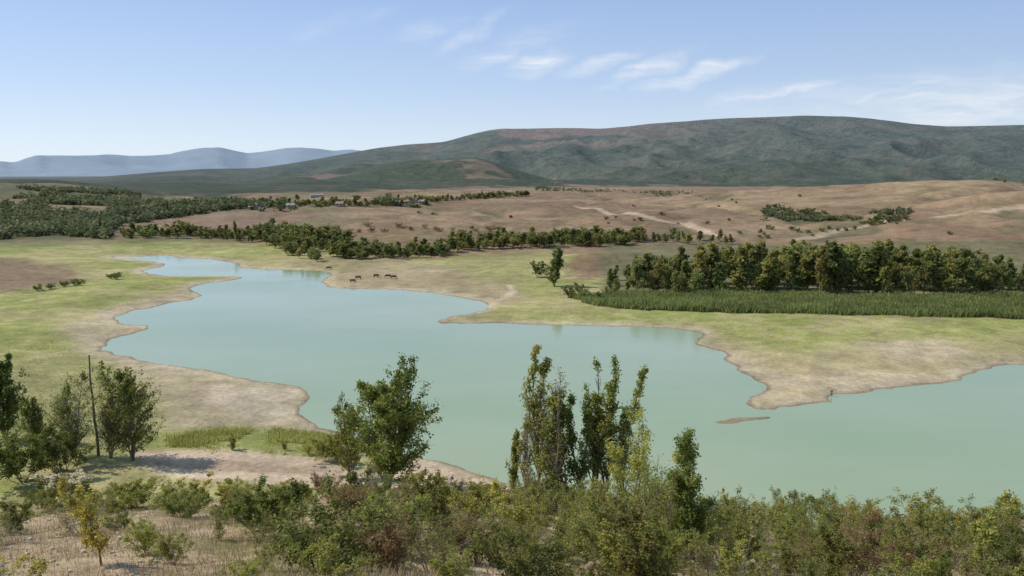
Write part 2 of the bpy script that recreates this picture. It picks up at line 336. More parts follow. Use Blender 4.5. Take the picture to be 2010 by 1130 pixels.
ST={
 'poplar':dict(stems=1,lean=3,n0=16,st=.10,k0=2,a0=30,L0=lambda t:.26*(1-t)+.065,n1=4,k1=2,a1=34,f1=.45,lev=2,wob=.05,up=.09,rad=.012,sig=.018),
 'airy':dict(stems=2,lean=5,n0=18,st=.12,k0=2,a0=28,L0=lambda t:.25*(1-t)+.04,n1=5,k1=2,a1=34,f1=.42,lev=2,wob=.05,up=.10,rad=.010,sig=.012),
 'multipoplar':dict(stems=3,lean=9,n0=14,st=.12,k0=2,a0=32,L0=lambda t:.24*(1-t)+.06,n1=4,k1=2,a1=34,f1=.45,lev=2,wob=.06,up=.08,rad=.010,sig=.016),
 'crooked':dict(stems=2,lean=6,n0=15,st=.24,k0=3,a0=50,L0=lambda t:.24*(1-.65*t)+.02,n1=5,k1=2,a1=40,f1=.48,lev=2,wob=.08,up=.09,rad=.010,sig=.017),
 'broad':dict(stems=1,lean=4,n0=8,st=.16,k0=4,a0=56,L0=lambda t:.40*(1-t*.75)+.02,n1=5,k1=2,a1=38,f1=.5,lev=2,wob=.10,up=.08,rad=.016,sig=.030),
 'twin':dict(stems=4,lean=19,n0=10,st=.14,k0=3,a0=48,L0=lambda t:.30*(1-t*.65)+.03,n1=5,k1=2,a1=40,f1=.5,lev=2,wob=.09,up=.05,rad=.011,sig=.020),
 'oval':dict(stems=5,lean=13,n0=11,st=.12,k0=3,a0=52,L0=lambda t:.30*math.sin(math.pi*min(1,.25+t*.70))+.03,n1=5,k1=2,a1=40,f1=.5,lev=2,wob=.06,up=.07,rad=.010,sig=.015),
 'shrub':dict(stems=9,lean=36,n0=5,st=.25,k0=2,a0=40,L0=lambda t:.36*(1-t*.5),n1=4,k1=2,a1=40,f1=.5,lev=2,wob=.17,up=.05,rad=.007,sig=.028),
 'sapling':dict(stems=2,lean=8,n0=9,st=.12,k0=2,a0=48,L0=lambda t:.24*(1-t*.7),n1=3,k1=1,a1=38,f1=.5,lev=2,wob=.09,up=.05,rad=.008,sig=.022),
 'thicket':dict(stems=5,lean=20,n0=9,st=.2,k0=2,a0=42,L0=lambda t:.28*(1-t*.6),n1=4,k1=2,a1=38,f1=.5,lev=2,wob=.12,up=.06,rad=.007,sig=.020),
}
def grow(rng,Hh,style):
    P=ST[style]; segs=[]; lp=[]
    def br(p,d,Ln,rad,lev):
        n=(P['n0'],P['n1'],3)[lev]; rc=rad
        for i in range(n):
            d=unit(d+rng.normal(0,P['wob'],3)+np.array([0,0,P['up']])); q_=p+d*Ln/n; tt=(i+1)/n; rn=rad*(1-.8*tt)
            segs.append((p,q_,rc,rn)); rc=rn
            if lev<P['lev'] and tt>(P['st'] if lev==0 else .2):
                for j in range(P['k0'] if lev==0 else P['k1']):
                    rv=unit(rng.normal(size=3)); pr=unit(rv-d*float(rv@d)); a=math.radians((P['a0'] if lev==0 else P['a1'])*rng.uniform(.6,1.3)); dd=d*math.cos(a)+pr*math.sin(a)
                    LL=(Hh*P['L0'](tt) if lev==0 else Ln*P['f1']*(1-.5*tt))*rng.uniform(.55,1.25)
                    br(p+(q_-p)*rng.random(),dd,LL,max(rn*.55,Hh*.0012),lev+1)
            if lev>=1 and tt>.3: lp.append(q_); 
            if lev==2: lp.append(p+(q_-p)*.5)
            p=q_
    for s in range(P['stems']):
        az_=rng.uniform(0,1.2)+s*6.283/P['stems']; ln=math.radians(P['lean']*rng.uniform(.3,1.25)); 
        b=np.array([math.cos(az_),math.sin(az_),0])*Hh*.012*(P['stems']>1)
        hh=Hh*(1 if s==0 else rng.uniform(.72,.97)); br(b+np.array([0,0,-.02*Hh]),np.array([math.cos(az_)*math.sin(ln),math.sin(az_)*math.sin(ln),math.cos(ln)]),hh*.97,Hh*P['rad'],0)
    return segs,np.array(lp)
def plant(seed,Hh,style,nleaf,lsize,pal,keep=.8,sides=4,bark=None,blossom=None,sig=None,asp=1.5,gam=1.3,pn_j=.11):
    rng=np.random.default_rng(seed); segs,lp=grow(rng,Hh,style)
    v,f=tubes(segs,sides); k=Hh/max(v[:,2].max(),.1); v=v*k; lp=lp*k; tm=mesh_np('trunk',v,f,None,True); tm.materials.append(bark or M_bark)
    parts=[('trunk' if style not in('shrub',) else 'stem',tm)]
    if nleaf:
        pn=fbm(lp[:,0]+lp[:,1]*.6+seed,lp[:,2]+lp[:,1]*.5,Hh*.09,2,seed%9)+rng.normal(0,pn_j,len(lp))
        thr=np.quantile(pn,1-keep); kp=lp[pn>thr]; pal=np.array(pal); ci=np.clip((fbm(kp[:,0]+kp[:,1],kp[:,2],Hh*.07,2,3)-.5)*2+.5,0,1)
        w=rng.gamma(gam,1,len(kp)); w/=w.sum(); ii=rng.choice(len(kp),nleaf,p=w)
        sg=(sig or ST[style]['sig'])*Hh; cen=kp[ii]+rng.normal(0,sg,(nleaf,3)); cen[:,2]=np.maximum(cen[:,2],.02*Hh)
        g=np.clip(ci[ii]*.7+rng.random(nleaf)*.35,0,.999)*(len(pal)-1); i0=g.astype(int); fr_=(g-i0)[:,None]
        cc=pal[i0]*(1-fr_)+pal[np.minimum(i0+1,len(pal)-1)]*fr_; cc=cc*rng.uniform(.75,1.25,(nleaf,1))
        v,f,cc=leaves(cen,lsize,cc,rng,asp=asp); cm=mesh_np('crown',v,f,cc); cm.materials.append(M_leaf); parts.append(('crown' if style!='shrub' else 'foliage',cm))
    if blossom:
        tips=lp[np.argsort(-lp[:,2]+rng.normal(0,.12*Hh,len(lp)))[:40]]; n=blossom
        cen=tips[rng.integers(0,len(tips),n)]+rng.normal(0,.035*Hh,(n,3)); cc=np.tile([[.66,.60,.43]],(n,1))*rng.uniform(.7,1.15,(n,1))
        v,f,cc=leaves(cen,lsize*1.1,cc,rng); cm=mesh_np('blossom',v,f,cc); cm.materials.append(M_leaf); parts.append(('blossom',cm))
    return parts,Hh
def put(pr,name,x_,y_,z_,Hh,label,cat,group=None,wid=1.0,rot=None):
    parts,H_=pr; rt=bpy.data.objects.new(name,None); COL.objects.link(rt); s=Hh/H_
    rt.location=(x_,y_,z_-.12); rt.rotation_euler=(0,0,random.uniform(0,6.28) if rot is None else rot); rt.scale=(s*wid,s*wid,s)
    for nm,me in parts: ob(nm,me,None,rt)
    return tag(rt,label,cat,group)
G1=(.14,.17,.045);G2=(.215,.245,.062);G3=(.30,.315,.085);YG=(.41,.39,.10);YL=(.54,.45,.10);OL=(.25,.23,.085);RD=(.26,.135,.07);BR=(.28,.20,.12)
M1=(.14,.165,.06);M2=(.205,.23,.08);M3=(.275,.285,.095);MYG=(.36,.335,.105)
def at_px(px,base,top):
    h=hit(px,base); dep=proj(*h)[2]; return h[0],h[1],h[2],(base-top)*dep/F
def hero(name,px,base,top,pr,label,cat='tree',group=None,wid=1.,rot=None):
    x_,y_,z_,h_=at_px(px,base,top); return put(pr,name,x_,y_,z_,h_,label,cat,group,wid,rot)
hero('leafy_tree',760,962,700,plant(11,20,'oval',20000,.29,[G1,G1,G2,G3,YG],.72,5,gam=2.5,pn_j=.06),'full leafy green tree with several trunks standing alone on the dirt bank at lake edge',wid=1.0,rot=1.0)
hero('young_tree',688,940,770,plant(12,14,'oval',6000,.28,[G1,G2,G3,YG],.68,4,gam=2.5),'smaller green tree leaning against the left side of the full leafy bank tree',wid=.66)
hero('poplar_tree',1060,975,678,plant(21,22,'airy',5200,.25,[G2,G3,YG,YL],.6,5),'tall thin yellow-green poplar, leftmost of the tall ones in front of the lake',rot=.3,wid=.95)
hero('poplar_tree',1102,985,740,plant(22,20,'poplar',7500,.26,[G1,G2,G3,YG],.65,5,gam=2),'dense green poplar between the two tallest poplars by the lake',rot=2,wid=1.15)
hero('poplar_tree',1135,985,765,plant(45,18,'airy',4200,.25,[G1,G2,G3],.65,5),'shorter green poplar tight against the right of the dense one',rot=.2,wid=1.1)
hero('poplar_tree',1165,980,700,plant(23,22,'airy',5600,.25,[G1,G2,G3,YG],.65,5),'tall green poplar right of the dense one, left of its close twin',rot=1.2,wid=.95)
hero('poplar_tree',1188,985,690,plant(46,22,'airy',5000,.25,[G2,G2,G3,YG],.6,5),'tallest of the right-hand poplars, yellow-green at the tip',rot=4.2,wid=.9)
hero('poplar_tree',1220,990,718,plant(47,20,'airy',3800,.25,[G2,G3,YG],.55,5),'sparse tall poplar, rightmost of the tall poplars',rot=3.1,wid=.95)
hero('slim_poplar_tree',1006,975,843,plant(24,10,'poplar',3000,.22,[G2,G3,YG],.8,4),'short slim columnar poplar left of the tall lakeside poplars',wid=.85)
hero('bare_tree',1085,985,705,plant(26,20,'multipoplar',1000,.24,[G3,YG],.4,4,M_bark2),'nearly leafless grey tree with thin upright branches among the poplars',wid=1.0)
hero('bare_tree',1030,985,780,plant(42,16,'airy',800,.24,[G3,YG],.4,4,M_bark2),'thin bare grey tree leaning left of the tallest thin poplar',wid=1.4)
hero('spreading_tree',1242,1050,795,plant(27,18,'twin',8500,.23,[G2,G3,YG,YL],.6,5),'open yellow-green tree with bare crooked limbs right of the poplars',wid=.85,rot=.5)
hero('crooked_tree',1362,1112,826,plant(51,16,'crooked',12000,.19,[G1,G2,G3,YG],.8,5,gam=2,pn_j=.2),'slender green tree with crooked trunk standing alone right of the poplar cluster',wid=1.0,rot=.9)
hero('bare_tree',1285,1100,875,plant(29,12,'twin',3200,.17,[G3,YG],.5,4,M_bark2),'thin half-bare tree with twisted twigs left of the crooked slender tree',wid=.75)
hero('bare_tree',1325,1110,915,plant(52,12,'thicket',2600,.16,[OL,G3,YG],.5,4,M_bark2),'low half-bare tree squeezed close against the crooked slender tree',wid=.75)
hero('leafy_tree',12,865,690,plant(30,14,'oval',9500,.29,[G1,G1,G2,G3],.7,4,gam=2.5),'dark leafy tree cut off by the left edge of the view',wid=.8)
hero('leafy_tree',75,880,775,plant(34,10,'oval',4500,.28,[G1,G1,G2],.8,4),'small dark tree right of the one cut off by the left edge',wid=.75)
hero('half_bare_tree',148,900,725,plant(31,14,'oval',4200,.23,[OL,G1,G2],.5,4,M_bark2),'grey half-bare tree left of the dead trunk pole',wid=.85)
hero('half_bare_tree',262,905,705,plant(32,15,'oval',7000,.24,[G1,G1,G2,G3],.6,4,M_bark),'thinly leaved dark tree right of the dead trunk pole',wid=.9)
hero('half_bare_tree',218,900,755,plant(33,12,'oval',3800,.23,[G1,OL,G2],.5,4,M_bark2),'low half-bare tree close behind the dead trunk pole',wid=.8)
# dead trunk
x_,y_,z_,h_=at_px(193,895,690); rng=np.random.default_rng(3); sg=[]; p=np.array([0,0,-.3]); R_=.27
for i in range(11):
    q_=p+np.array([rng.normal(0,.09)-.03,rng.normal(0,.07),h_/11]); sg.append((p,q_,R_,R_*.93)); R_*=.93; p=q_
rt=bpy.data.objects.new('dead_tree',None); COL.objects.link(rt); rt.location=(x_,y_,z_); tag(rt,'tall dark dead trunk standing like a pole among the bare trees at left','dead tree')
v,f=tubes(sg,7); ob('trunk',mesh_np('trunk',v,f,None,True),M_dark,rt)
for hh,a in((.55,.4),(.7,2.6),(.82,5)):
    s0=np.array([0,0,h_*hh]); d=np.array([math.cos(a),math.sin(a)*.4,.7]); v,f=tubes([(s0,s0+d*.8,.09,.06),(s0+d*.8,s0+d*1.4+np.array([0,0,.3]),.06,.02)],5); ob('branch_stub',mesh_np('branch_stub',v,f,None,True),M_dark,rt)
# foreground shrubs
SH={
 'olive':[plant(100+i,3.5,('shrub','thicket','shrub')[i],6500,.076,[G1,G2,OL,G3],.65,3) for i in range(3)],
 'yellow':[plant(110+i,3,('shrub','thicket','shrub')[i],5000,.076,[G2,G3,YG,YG],.6,3) for i in range(3)],
 'red':[plant(120+i,3.5,'shrub',4500,.075,[RD,BR,RD,OL],.65,3) for i in range(2)],
 'bare':[plant(130+i,3.5,('shrub','thicket')[i],1700,.072,[BR,OL,G3],.5,3,M_bark2) for i in range(2)],
 'sap':[plant(140+i,4,'sapling',2600,.09,[G3,YG,YL,YL],.8,3) for i in range(2)],
 'twig':[plant(145+i,6,'thicket',3400,.10,[G2,G3,YG],.5,3,M_bark2) for i in range(3)],
 'dark':[plant(150+i,4,'shrub',6000,.12,[M1,G1,G2],.8,3) for i in range(2)],
 'flower':[plant(160+i,2.5,'shrub',3000,.08,[OL,G2,G3],.7,3,None,800) for i in range(2)]}
INFO={'olive':('olive_shrub','dull olive green shrub','shrub'),'yellow':('yellow_green_shrub','yellow-green leafy shrub','shrub'),'red':('rusty_shrub','rusty red-brown autumn shrub','shrub'),
 'bare':('bare_shrub','nearly leafless grey-brown shrub','shrub'),'sap':('yellow_sapling','thin sapling with yellow leaves','sapling'),'dark':('dark_green_bush','dense dark green bush','bush'),'flower':('pale_flowered_shrub','shrub with cream feathery seed heads','shrub'),
 'twig':('twiggy_young_tree','tall twiggy half-bare young tree','young tree')}
HEROS=[]
def spx(kind,px,base,top,label=None,wid=1.):
    x_,y_,z_,h_=at_px(px,base,top); nm,lb,ct=INFO[kind]; HEROS.append((x_,y_)); return put(random.choice(SH[kind]),nm,x_,y_,z_,h_,label or lb,ct,None,wid)
spx('sap',200,1112,905,'tall thin yellow-leaved sapling standing in the dry grass at lower left',.8)
spx('flower',95,1000,930,'pale flowered shrub left of the yellow sapling on the dry slope, left one',1.6)
spx('flower',148,1003,938,'pale flowered shrub beside the yellow sapling on the dry slope, right one',1.6)
spx('dark',45,950,835,'big dull dark bush at the left edge below the leafy tree',1.1)
spx('dark',130,925,850,'rounded dark bush below the bare trees at left',1.1)
spx('dark',545,1052,940,'dark green bush alone on the slope below the dirt road',1.2)
spx('red',690,1035,935,'rusty red shrub just below the full leafy bank tree',1.3)
spx('red',775,1128,990,'large rusty shrub low in the middle of the foreground',1.1)
spx('yellow',330,1000,945,'yellow-green shrub right of the tall yellow sapling, upper one',1.6)
spx('yellow',255,1000,935,'yellow-green shrub just right of the tall yellow sapling',1.5)
spx('yellow',335,1105,1035,'small bright yellow-green bush on the dry slope, lower left',1.)
spx('yellow',650,1150,1045,'bright yellow-green bush at the bottom edge left of the large rusty shrub',1.2)
spx('yellow',890,1150,1070,'bright yellow bush at the bottom edge right of the large rusty shrub',1.2)
spx('yellow',480,1150,1080,'low yellow-green bush at the bottom edge, left of centre',1.)
spx('sap',1985,1090,940,'yellow-green young tree at the right edge in front of the water',1.2)
spx('sap',1890,1100,985,'slim yellow-green young tree near the right edge',1.)
spx('flower',1135,1150,1095,'cream-flowered shrub at the bottom edge in the middle',1.3)
spx('flower',1450,1150,1100,'cream-flowered shrub at the bottom edge right of centre',1.3)
spx('red',1800,1125,1040,'rusty shrub amid the green ones near the lower right corner',1.3)
tw=[(1150,1110,985),(1205,1120,930),(1040,1090,950),(1290,1120,1000),(960,1080,975),(1440,1110,975),(1470,1090,968),(1540,1090,975),(1610,1085,955),(1720,1085,995),(1830,1100,1000),(1010,1120,1000),(1100,1130,1010),(1390,1120,1000),(870,1110,1005),(1570,1130,1015),(1660,1120,990),(1940,1120,985),(600,1100,1020),(430,1060,985),(1760,1120,1025),(1500,1140,1035),(1240,1140,1030),(720,1120,1010),(820,1060,985),(520,1120,1040),(1880,1110,985),(1965,1110,960),(1410,1100,955),(1265,1090,915),(1120,1090,945),(1310,1095,960),(1590,1100,965),(1690,1100,985)]
for px,b_,t_ in tw:
    x_,y_,z_,h_=at_px(px,b_,t_); HEROS.append((x_,y_)); reg='on the slope left of centre' if px<900 else 'around the feet of the tall poplars' if px<1420 else 'on the right-hand slope'
    put(random.choice(SH['twig']),'twiggy_young_tree',x_,y_,z_,h_,'tall twiggy half-bare young tree '+reg,'young tree','twiggy young trees '+reg,random.uniform(.8,1.1))
pts=[]; tries=0
open_poly=[(-60,1005),(130,985),(300,1000),(430,1060),(560,1110),(620,1200),(-80,1300)]
op=np.array(open_poly,float)
while len(pts)<225 and tries<9000:
    tries+=1
    a=random.uniform(-34,34); rd=math.sqrt(random.uniform(36**2,122**2)); x_=rd*math.sin(math.radians(a)); y_=rd*math.cos(math.radians(a))
    if any((x_-p[0])**2+(y_-p[1])**2<(2.9+.015*rd)**2 for p in pts): continue
    z_=float(Hf(np.array([x_]),np.array([y_]))[0]); px,py,dep=proj(x_,y_,z_); s_=float(lake_sd(np.array([x_]),np.array([y_]))[0])
    if s_<2.5 or px<-60 or px>2080: continue
    if float(sdist(np.array([px]),np.array([py]),op)[0])<0: 
        if random.random()<.93: continue
    if px<1000 and py<972: continue
    if 640<px<1000 and py<1000 and random.random()<.6: continue
    if any((x_-p[0])**2+(y_-p[1])**2<2.0**2 for p in HEROS): continue
    pts.append((x_,y_))
    if px<620: kk=random.choices(['olive','yellow','bare','red','dark','sap'],[3,5,4,1.6,.5,.8])[0]
    elif px<1000: kk=random.choices(['olive','yellow','bare','red','dark'],[4,4.5,3.5,1.6,.4])[0]
    else: kk=random.choices(['olive','yellow','bare','red','sap'],[6.5,5,3,.6,1])[0]
    hh=random.uniform(1.8,4.5)*(.75 if px<620 else .95 if px<1000 else 1.12)
    if 620<px<1000 and rd>85: hh*=.75
    if px>1350 and rd>95: hh*=1.15
    if 1320<px<1410 and py>1010: hh*=.65
    reg='on the slope below the dirt road' if px<620 else 'on the slope below the leafy bank tree' if px<1000 else 'around the feet of the tall poplars' if px<1420 else 'on the right-hand slope in front of the water'
    nm,lb,ct=INFO[kk]; put(random.choice(SH[kk]),nm,x_,y_,z_,hh,lb+' '+reg,ct,lb+'s '+reg,random.uniform(1,1.45))
for px,py,t_ in((455,885,852),(605,893,868),(560,885,862),(640,905,850),(665,910,845),(930,975,945),(955,978,950)):
    spx('yellow',px,py,t_,'small green bush beside the dirt road, %s'%('near the lake edge' if px>620 else 'in the strip of tall green weeds')).__setitem__('group','small bushes beside the dirt road')
# ---------------------------------------------------------------- mid-distance trees
MB=[plant(200+i,12,'broad',1500,.62,[M1,M2,M2,M3],.75,3,gam=2.5) for i in range(3)]+[plant(205+i,12,'twin',1500,.60,[M1,M2,M3,MYG],.75,3,gam=2.5) for i in range(2)]
MP=[plant(210+i,14,'poplar',1500,.62,[M1,M2,M3,MYG],.8,3) for i in range(3)]
MY=[plant(220+i,12,'broad',1400,.62,[M3,MYG,MYG,M3],.75,3) for i in range(2)]
MR=[plant(230+i,6,'shrub',600,.45,[RD,BR,OL],.8,3) for i in range(2)]
MS=[plant(240+i,6,'shrub',700,.50,[M1,M2,M3],.85,3) for i in range(3)]
for row,(b0,n) in enumerate(((578,46),(567,40),(557,36))):
    for i in range(n):
        px=1185+(2070-1185)*(i+random.uniform(-.2,1.2))/n; base=b0+random.uniform(-4,4)+(2 if px>1700 else -4 if px<1300 else 0)
        topc=np.interp(px,[1190,1240,1300,1380,1480,1600,1750,1850,1900,1960,2010],[522,504,499,487,477,475,480,486,492,502,512])
        if row==0: topc+=random.uniform(0,45)
        else: topc+=random.uniform(-8,18)
        x_,y_,z_,h_=at_px(px,base,topc)
        pr=random.choice(MB+MB+MP+MY+MY) if px<1900 else random.choice(MY+MB)
        put(pr,'grove_tree',x_,y_,z_,h_,'tall green tree in the long dense grove behind the reed bed','tree','trees of the dense grove behind the reeds',random.uniform(.8,1.2) if pr not in MP else 1.5)
hero('lone_tree',1088,562,483,plant(250,16,'multipoplar',3600,.5,[M1,M2,M3],.7,4),'lone dark green tree on the bank left of the dense grove',wid=1.2)
hero('shore_bush',1055,545,510,MS[0],'bushy small tree left of the lone dark tree on the bank','bush',wid=1.)
for px,b,t_ in((1120,585,562),(1150,587,565),(1175,590,572),(1200,582,562),(1135,575,555)):
    hero('reed_edge_bush',px,b,t_,random.choice(MS),'low dark bush at the left end of the reed bed','bush','low bushes at the left end of the reed bed',1.3)
def belt(pts,n,label,group,name,prs,dy=6,hp_=(18,32),wd=(.9,1.4),cat='tree'):
    P=np.array(pts,float)
    for i in range(n):
        px=P[0,0]+(P[-1,0]-P[0,0])*(i+random.random())/n; base=np.interp(px,P[:,0],P[:,1])+random.uniform(-dy,0)
        h=hit(px,base)
        if h is None: continue
        dep=proj(*h)[2]; put(random.choice(prs),name,h[0],h[1],h[2],random.uniform(*hp_)*dep/F,label,cat,group,random.uniform(*wd))
belt([(515,480),(560,502),(610,514),(690,510)],54,'tree in the thick clump on the far shore headland','trees of the far shore headland','headland_tree',MB+MS+MY,38,(20,38),(1,1.6))
belt([(680,510),(800,510),(860,505),(900,496),(1000,489),(1130,486),(1260,484)],125,'tree in the green belt along the far shore','trees of the far shore belt','shore_belt_tree',MB+MS+MY,16,(16,32),(1.1,1.7))
belt([(235,468),(330,468),(430,470),(520,478)],40,'tree in the line behind the green lakeside meadow','trees behind the meadow','meadow_edge_tree',MB+MS,10,(14,28),(1.1,1.7))
belt([(640,470),(700,462),(850,460),(1000,470)],20,'rusty bush on the brown rise above the far shore','rusty bushes above the far shore','rusty_bush',MR,18,(7,12),(1.1,1.8),'bush')
belt([(1260,484),(1350,480),(1440,482)],14,'tree behind the left end of the dense grove','trees behind the grove','back_grove_tree',MB+MY,8,(16,26))
belt([(440,412),(560,409),(700,407),(840,404)],70,'small tree among the far village houses','trees among the village houses','village_tree',MB+MS,14,(9,14),(1.2,1.9))
belt([(840,398),(940,392),(1040,386)],38,'tree in the dark line right of the far village','tree line right of the village','village_line_tree',MB+MS,4,(7,12),(1.3,2.1))
belt([(1500,416),(1600,430),(1700,445),(1780,440)],32,'bush in the gully on the brown plain above the grove','bushes in the gully on the plain','gully_bush',MS,12,(6,11),(1.2,2.2),'bush')
for px,b,t_,lb in((468,476,434,'tall dark columnar poplar above the meadow, right of the tree line'),(333,424,394,'dark columnar poplar standing in the far valley'),(203,462,425,'dark pointed tree at the near edge of the valley wood'),(447,474,448,'shorter dark tree left of the tall columnar poplar'),(487,476,452,'shorter dark tree right of the tall columnar poplar')):
    hero('columnar_tree',px,b,t_,MP[0],lb,wid=.9)
for px,b in((75,570),(100,567),(125,563),(150,560),(225,548),(215,546),(232,543),(160,556)):
    hero('meadow_bush',px,b,b-random.uniform(8,14),random.choice(MS),'small green bush on the left-hand meadow','bush','small bushes on the left meadow',1.6)
nb=0
while nb<40:
    px=random.uniform(1150,2010) if random.random()<.7 else random.uniform(560,1150); py=random.uniform(378,470)
    h=hit(px,py); 
    if h is None: continue
    if fbm(np.array([h[0]]),np.array([h[1]]),110,3,81)[0]<.52: continue
    dep=proj(*h)[2]; nb+=1
    put(random.choice(MS),'plain_bush',h[0],h[1],h[2],random.uniform(1.5,3.2),'small dark bush dotted on the brown plain','bush','bushes dotted on the brown plain',random.uniform(1.2,2))
def mass(name,label,cat,boxes,nf,fs,pal,seed,thr=.4):
    rng=np.random.default_rng(seed); cen=[];cc=[]; pal=np.array(pal)
    for (poly,n,hr) in boxes:
        P=np.array(hp(poly)); k=0; tr=0
        while k<n and tr<50:
            tr+=1; m_=n*2; xs=rng.uniform(P[:,0].min(),P[:,0].max(),m_); ys=rng.uniform(P[:,1].min(),P[:,1].max(),m_)
            ok=(sdist(xs,ys,P)<0)&(fbm(xs,ys,70,3,61)>thr); xs=xs[ok][:n-k]; ys=ys[ok][:n-k]; zs=Hf(xs,ys); k+=len(xs)
            hh=rng.uniform(hr[0],hr[1],len(xs))
            for a,b,z_,h_ in zip(xs,ys,zs,hh):
                u_=rng.normal(size=(nf,3)); u_/=np.linalg.norm(u_,axis=1)[:,None]; u_*=rng.uniform(.5,1,(nf,1)); cen.append(np.array([a,b,z_+h_*.42])+u_*np.array([h_*.5,h_*.5,h_*.5]))
                cc.append(np.tile(pal[rng.integers(len(pal))]*rng.uniform(.75,1.25),(nf,1)))
    cen=np.concatenate(cen); cc=np.concatenate(cc); v,f,cc=leaves(cen,fs,cc,rng); o=ob(name,mesh_np(name,v,f,cc),M_leaf); tag(o,label,cat,kind='stuff')
H0_=(.15,.175,.09);H1=(.185,.205,.105);H2=(.22,.23,.115);H3=(.26,.245,.135)  # far foliage palette, paled to carry haze in the leaf colour
mass('valley_wood','dark wood filling the far valley at left','wood',[([(-60,475),(-60,400),(120,390),(300,396),(480,400),(640,396),(850,398),(840,405),(640,412),(430,422),(240,440),(210,470),(100,462)],1800,(4.5,10)),([(-60,400),(0,370),(230,375),(300,390),(120,382)],350,(4,8))],24,2.0,[H0_,H0_,H1,H2,H3],5,.475)
mass('hillside_scrub','dark scrub scattered over the distant brown plain','scrub',[([(1280,378),(1450,372),(1480,392),(1300,385)],110,(3,5.5)),([(1480,415),(1560,425),(1800,415),(1700,450),(1560,460)],180,(2,4.5)),([(1050,368),(2010,362),(2010,369),(1050,374)],300,(3,7))],20,1.5,[H0_,H1,H2],6,.48)
# ---------------------------------------------------------------- reeds, weeds, grass
def blades(name,label,cat,poly_px,n,hr,wd,pal,seed,mat=M_grass,reject=None,soft=1.2):
    rng=np.random.default_rng(seed); P=np.array(hp(poly_px)); xs=[];ys=[];k=0
    while k<n:
        a=rng.uniform(P[:,0].min(),P[:,0].max(),n*2); b=rng.uniform(P[:,1].min(),P[:,1].max(),n*2); ok=(sdist(a,b,P)<(fbm(a,b,6,3,71)-.5)*5-np.abs(rng.normal(0,soft,len(a))))
        if reject is not None: ok&=(fbm(a,b,reject[0],3,73)+rng.normal(0,.06,len(a))>reject[1])
        a=a[ok][:n-k];b=b[ok][:n-k]; xs.append(a);ys.append(b);k+=len(a)
    xs=np.concatenate(xs);ys=np.concatenate(ys);sd_=lake_sd(xs,ys); ok=sd_>.8; xs=xs[ok];ys=ys[ok];n=len(xs); zs=Hf(xs,ys)
    h_=rng.uniform(*hr,n)*(.5+1.0*fbm(xs,ys,8,2,75)); a=rng.uniform(0,6.283,n); w_=wd*rng.uniform(.5,1.4,n); ln=rng.normal(0,.3,(n,2))*h_[:,None]
    p=np.stack([xs,ys,zs-.05],1); dx=np.stack([np.cos(a)*w_/2,np.sin(a)*w_/2,0*a],1); tp=p+np.stack([ln[:,0],ln[:,1],h_],1)
    V_=np.stack([p-dx,p+dx,tp+dx*.25,tp-dx*.25],1).reshape(-1,3); pal=np.array(pal); cc=pal[rng.integers(0,len(pal),n)]*rng.uniform(.7,1.3,(n,1))*(.75+.5*fbm(xs,ys,14,3,77))[:,None]
    o=ob(name,mesh_np(name,V_,np.arange(4*n).reshape(n,4),np.repeat(cc,4,0)),mat); tag(o,label,cat,kind='stuff')
blades('reed_bed','dense green reed bed in front of the grove','reeds',[(1115,585),(1200,580),(1250,579),(1500,580),(2100,588),(2100,628),(1700,621),(1500,615),(1250,610),(1160,600)],52000,(1.5,2.7),.5,[(.20,.24,.08),(.245,.27,.09),(.29,.28,.11)],1)
blades('tall_weeds','strip of tall bright green weeds beside the dirt road','weeds',[(285,884),(300,850),(420,840),(560,842),(660,854),(710,880),(640,899),(520,892),(400,886)],9000,(.25,.9),.18,[(.34,.39,.10),(.40,.42,.12),(.46,.43,.17)],2,reject=(5,.50),soft=3)
blades('dry_grass','dry straw-coloured grass on the near slope','grass',[(-80,1290),(-80,985),(300,980),(700,1010),(1000,1030),(2100,1060),(2100,1290)],90000,(.15,.5),.038,[(.46,.36,.21),(.37,.275,.16),(.52,.42,.27),(.28,.26,.10)],3)
blades('meadow_tufts','rough grass tufts on the near left bank','grass',[(-60,900),(-60,640),(100,640),(260,760),(310,860),(280,900)],5000,(.12,.35),.2,[(.27,.29,.09),(.33,.31,.12)],4,reject=(12,.5),soft=3)
# stones on the bare patch of the slope
rng=np.random.default_rng(12); M_st=plain('pale_stone',(.46,.39,.30),.9,3,.25)
P=np.array(hp([(-60,1010),(130,1000),(300,1030),(420,1130),(-60,1130)])); V_=[];F_=[]
k=0
while k<420:
    a=rng.uniform(P[:,0].min(),P[:,0].max()); b=rng.uniform(P[:,1].min(),P[:,1].max())
    if sdist(np.array([a]),np.array([b]),P)[0]>0: continue
    z_=float(Hf(np.array([a]),np.array([b]))[0]); s_=rng.gamma(2,.045)+.04; base=len(V_); k+=1
    for t in range(2):
        for j in range(5):
            an=j*1.257+rng.uniform(-.3,.3); rr_=s_*(1 if t==0 else .6)*rng.uniform(.7,1.2); V_.append((a+math.cos(an)*rr_,b+math.sin(an)*rr_,z_-.05+(0 if t==0 else s_*.7+.05)))
    F_+=[(base+j,base+(j+1)%5,base+5+(j+1)%5,base+5+j) for j in range(5)]; F_.append((base+5,base+6,base+7,base+8,base+9))
me=bpy.data.meshes.new('loose_stones'); me.from_pydata(V_,[],F_); tag(ob('loose_stones',me,M_st),'small pale stones scattered on the bare patch of slope at lower left','stones',kind='stuff')
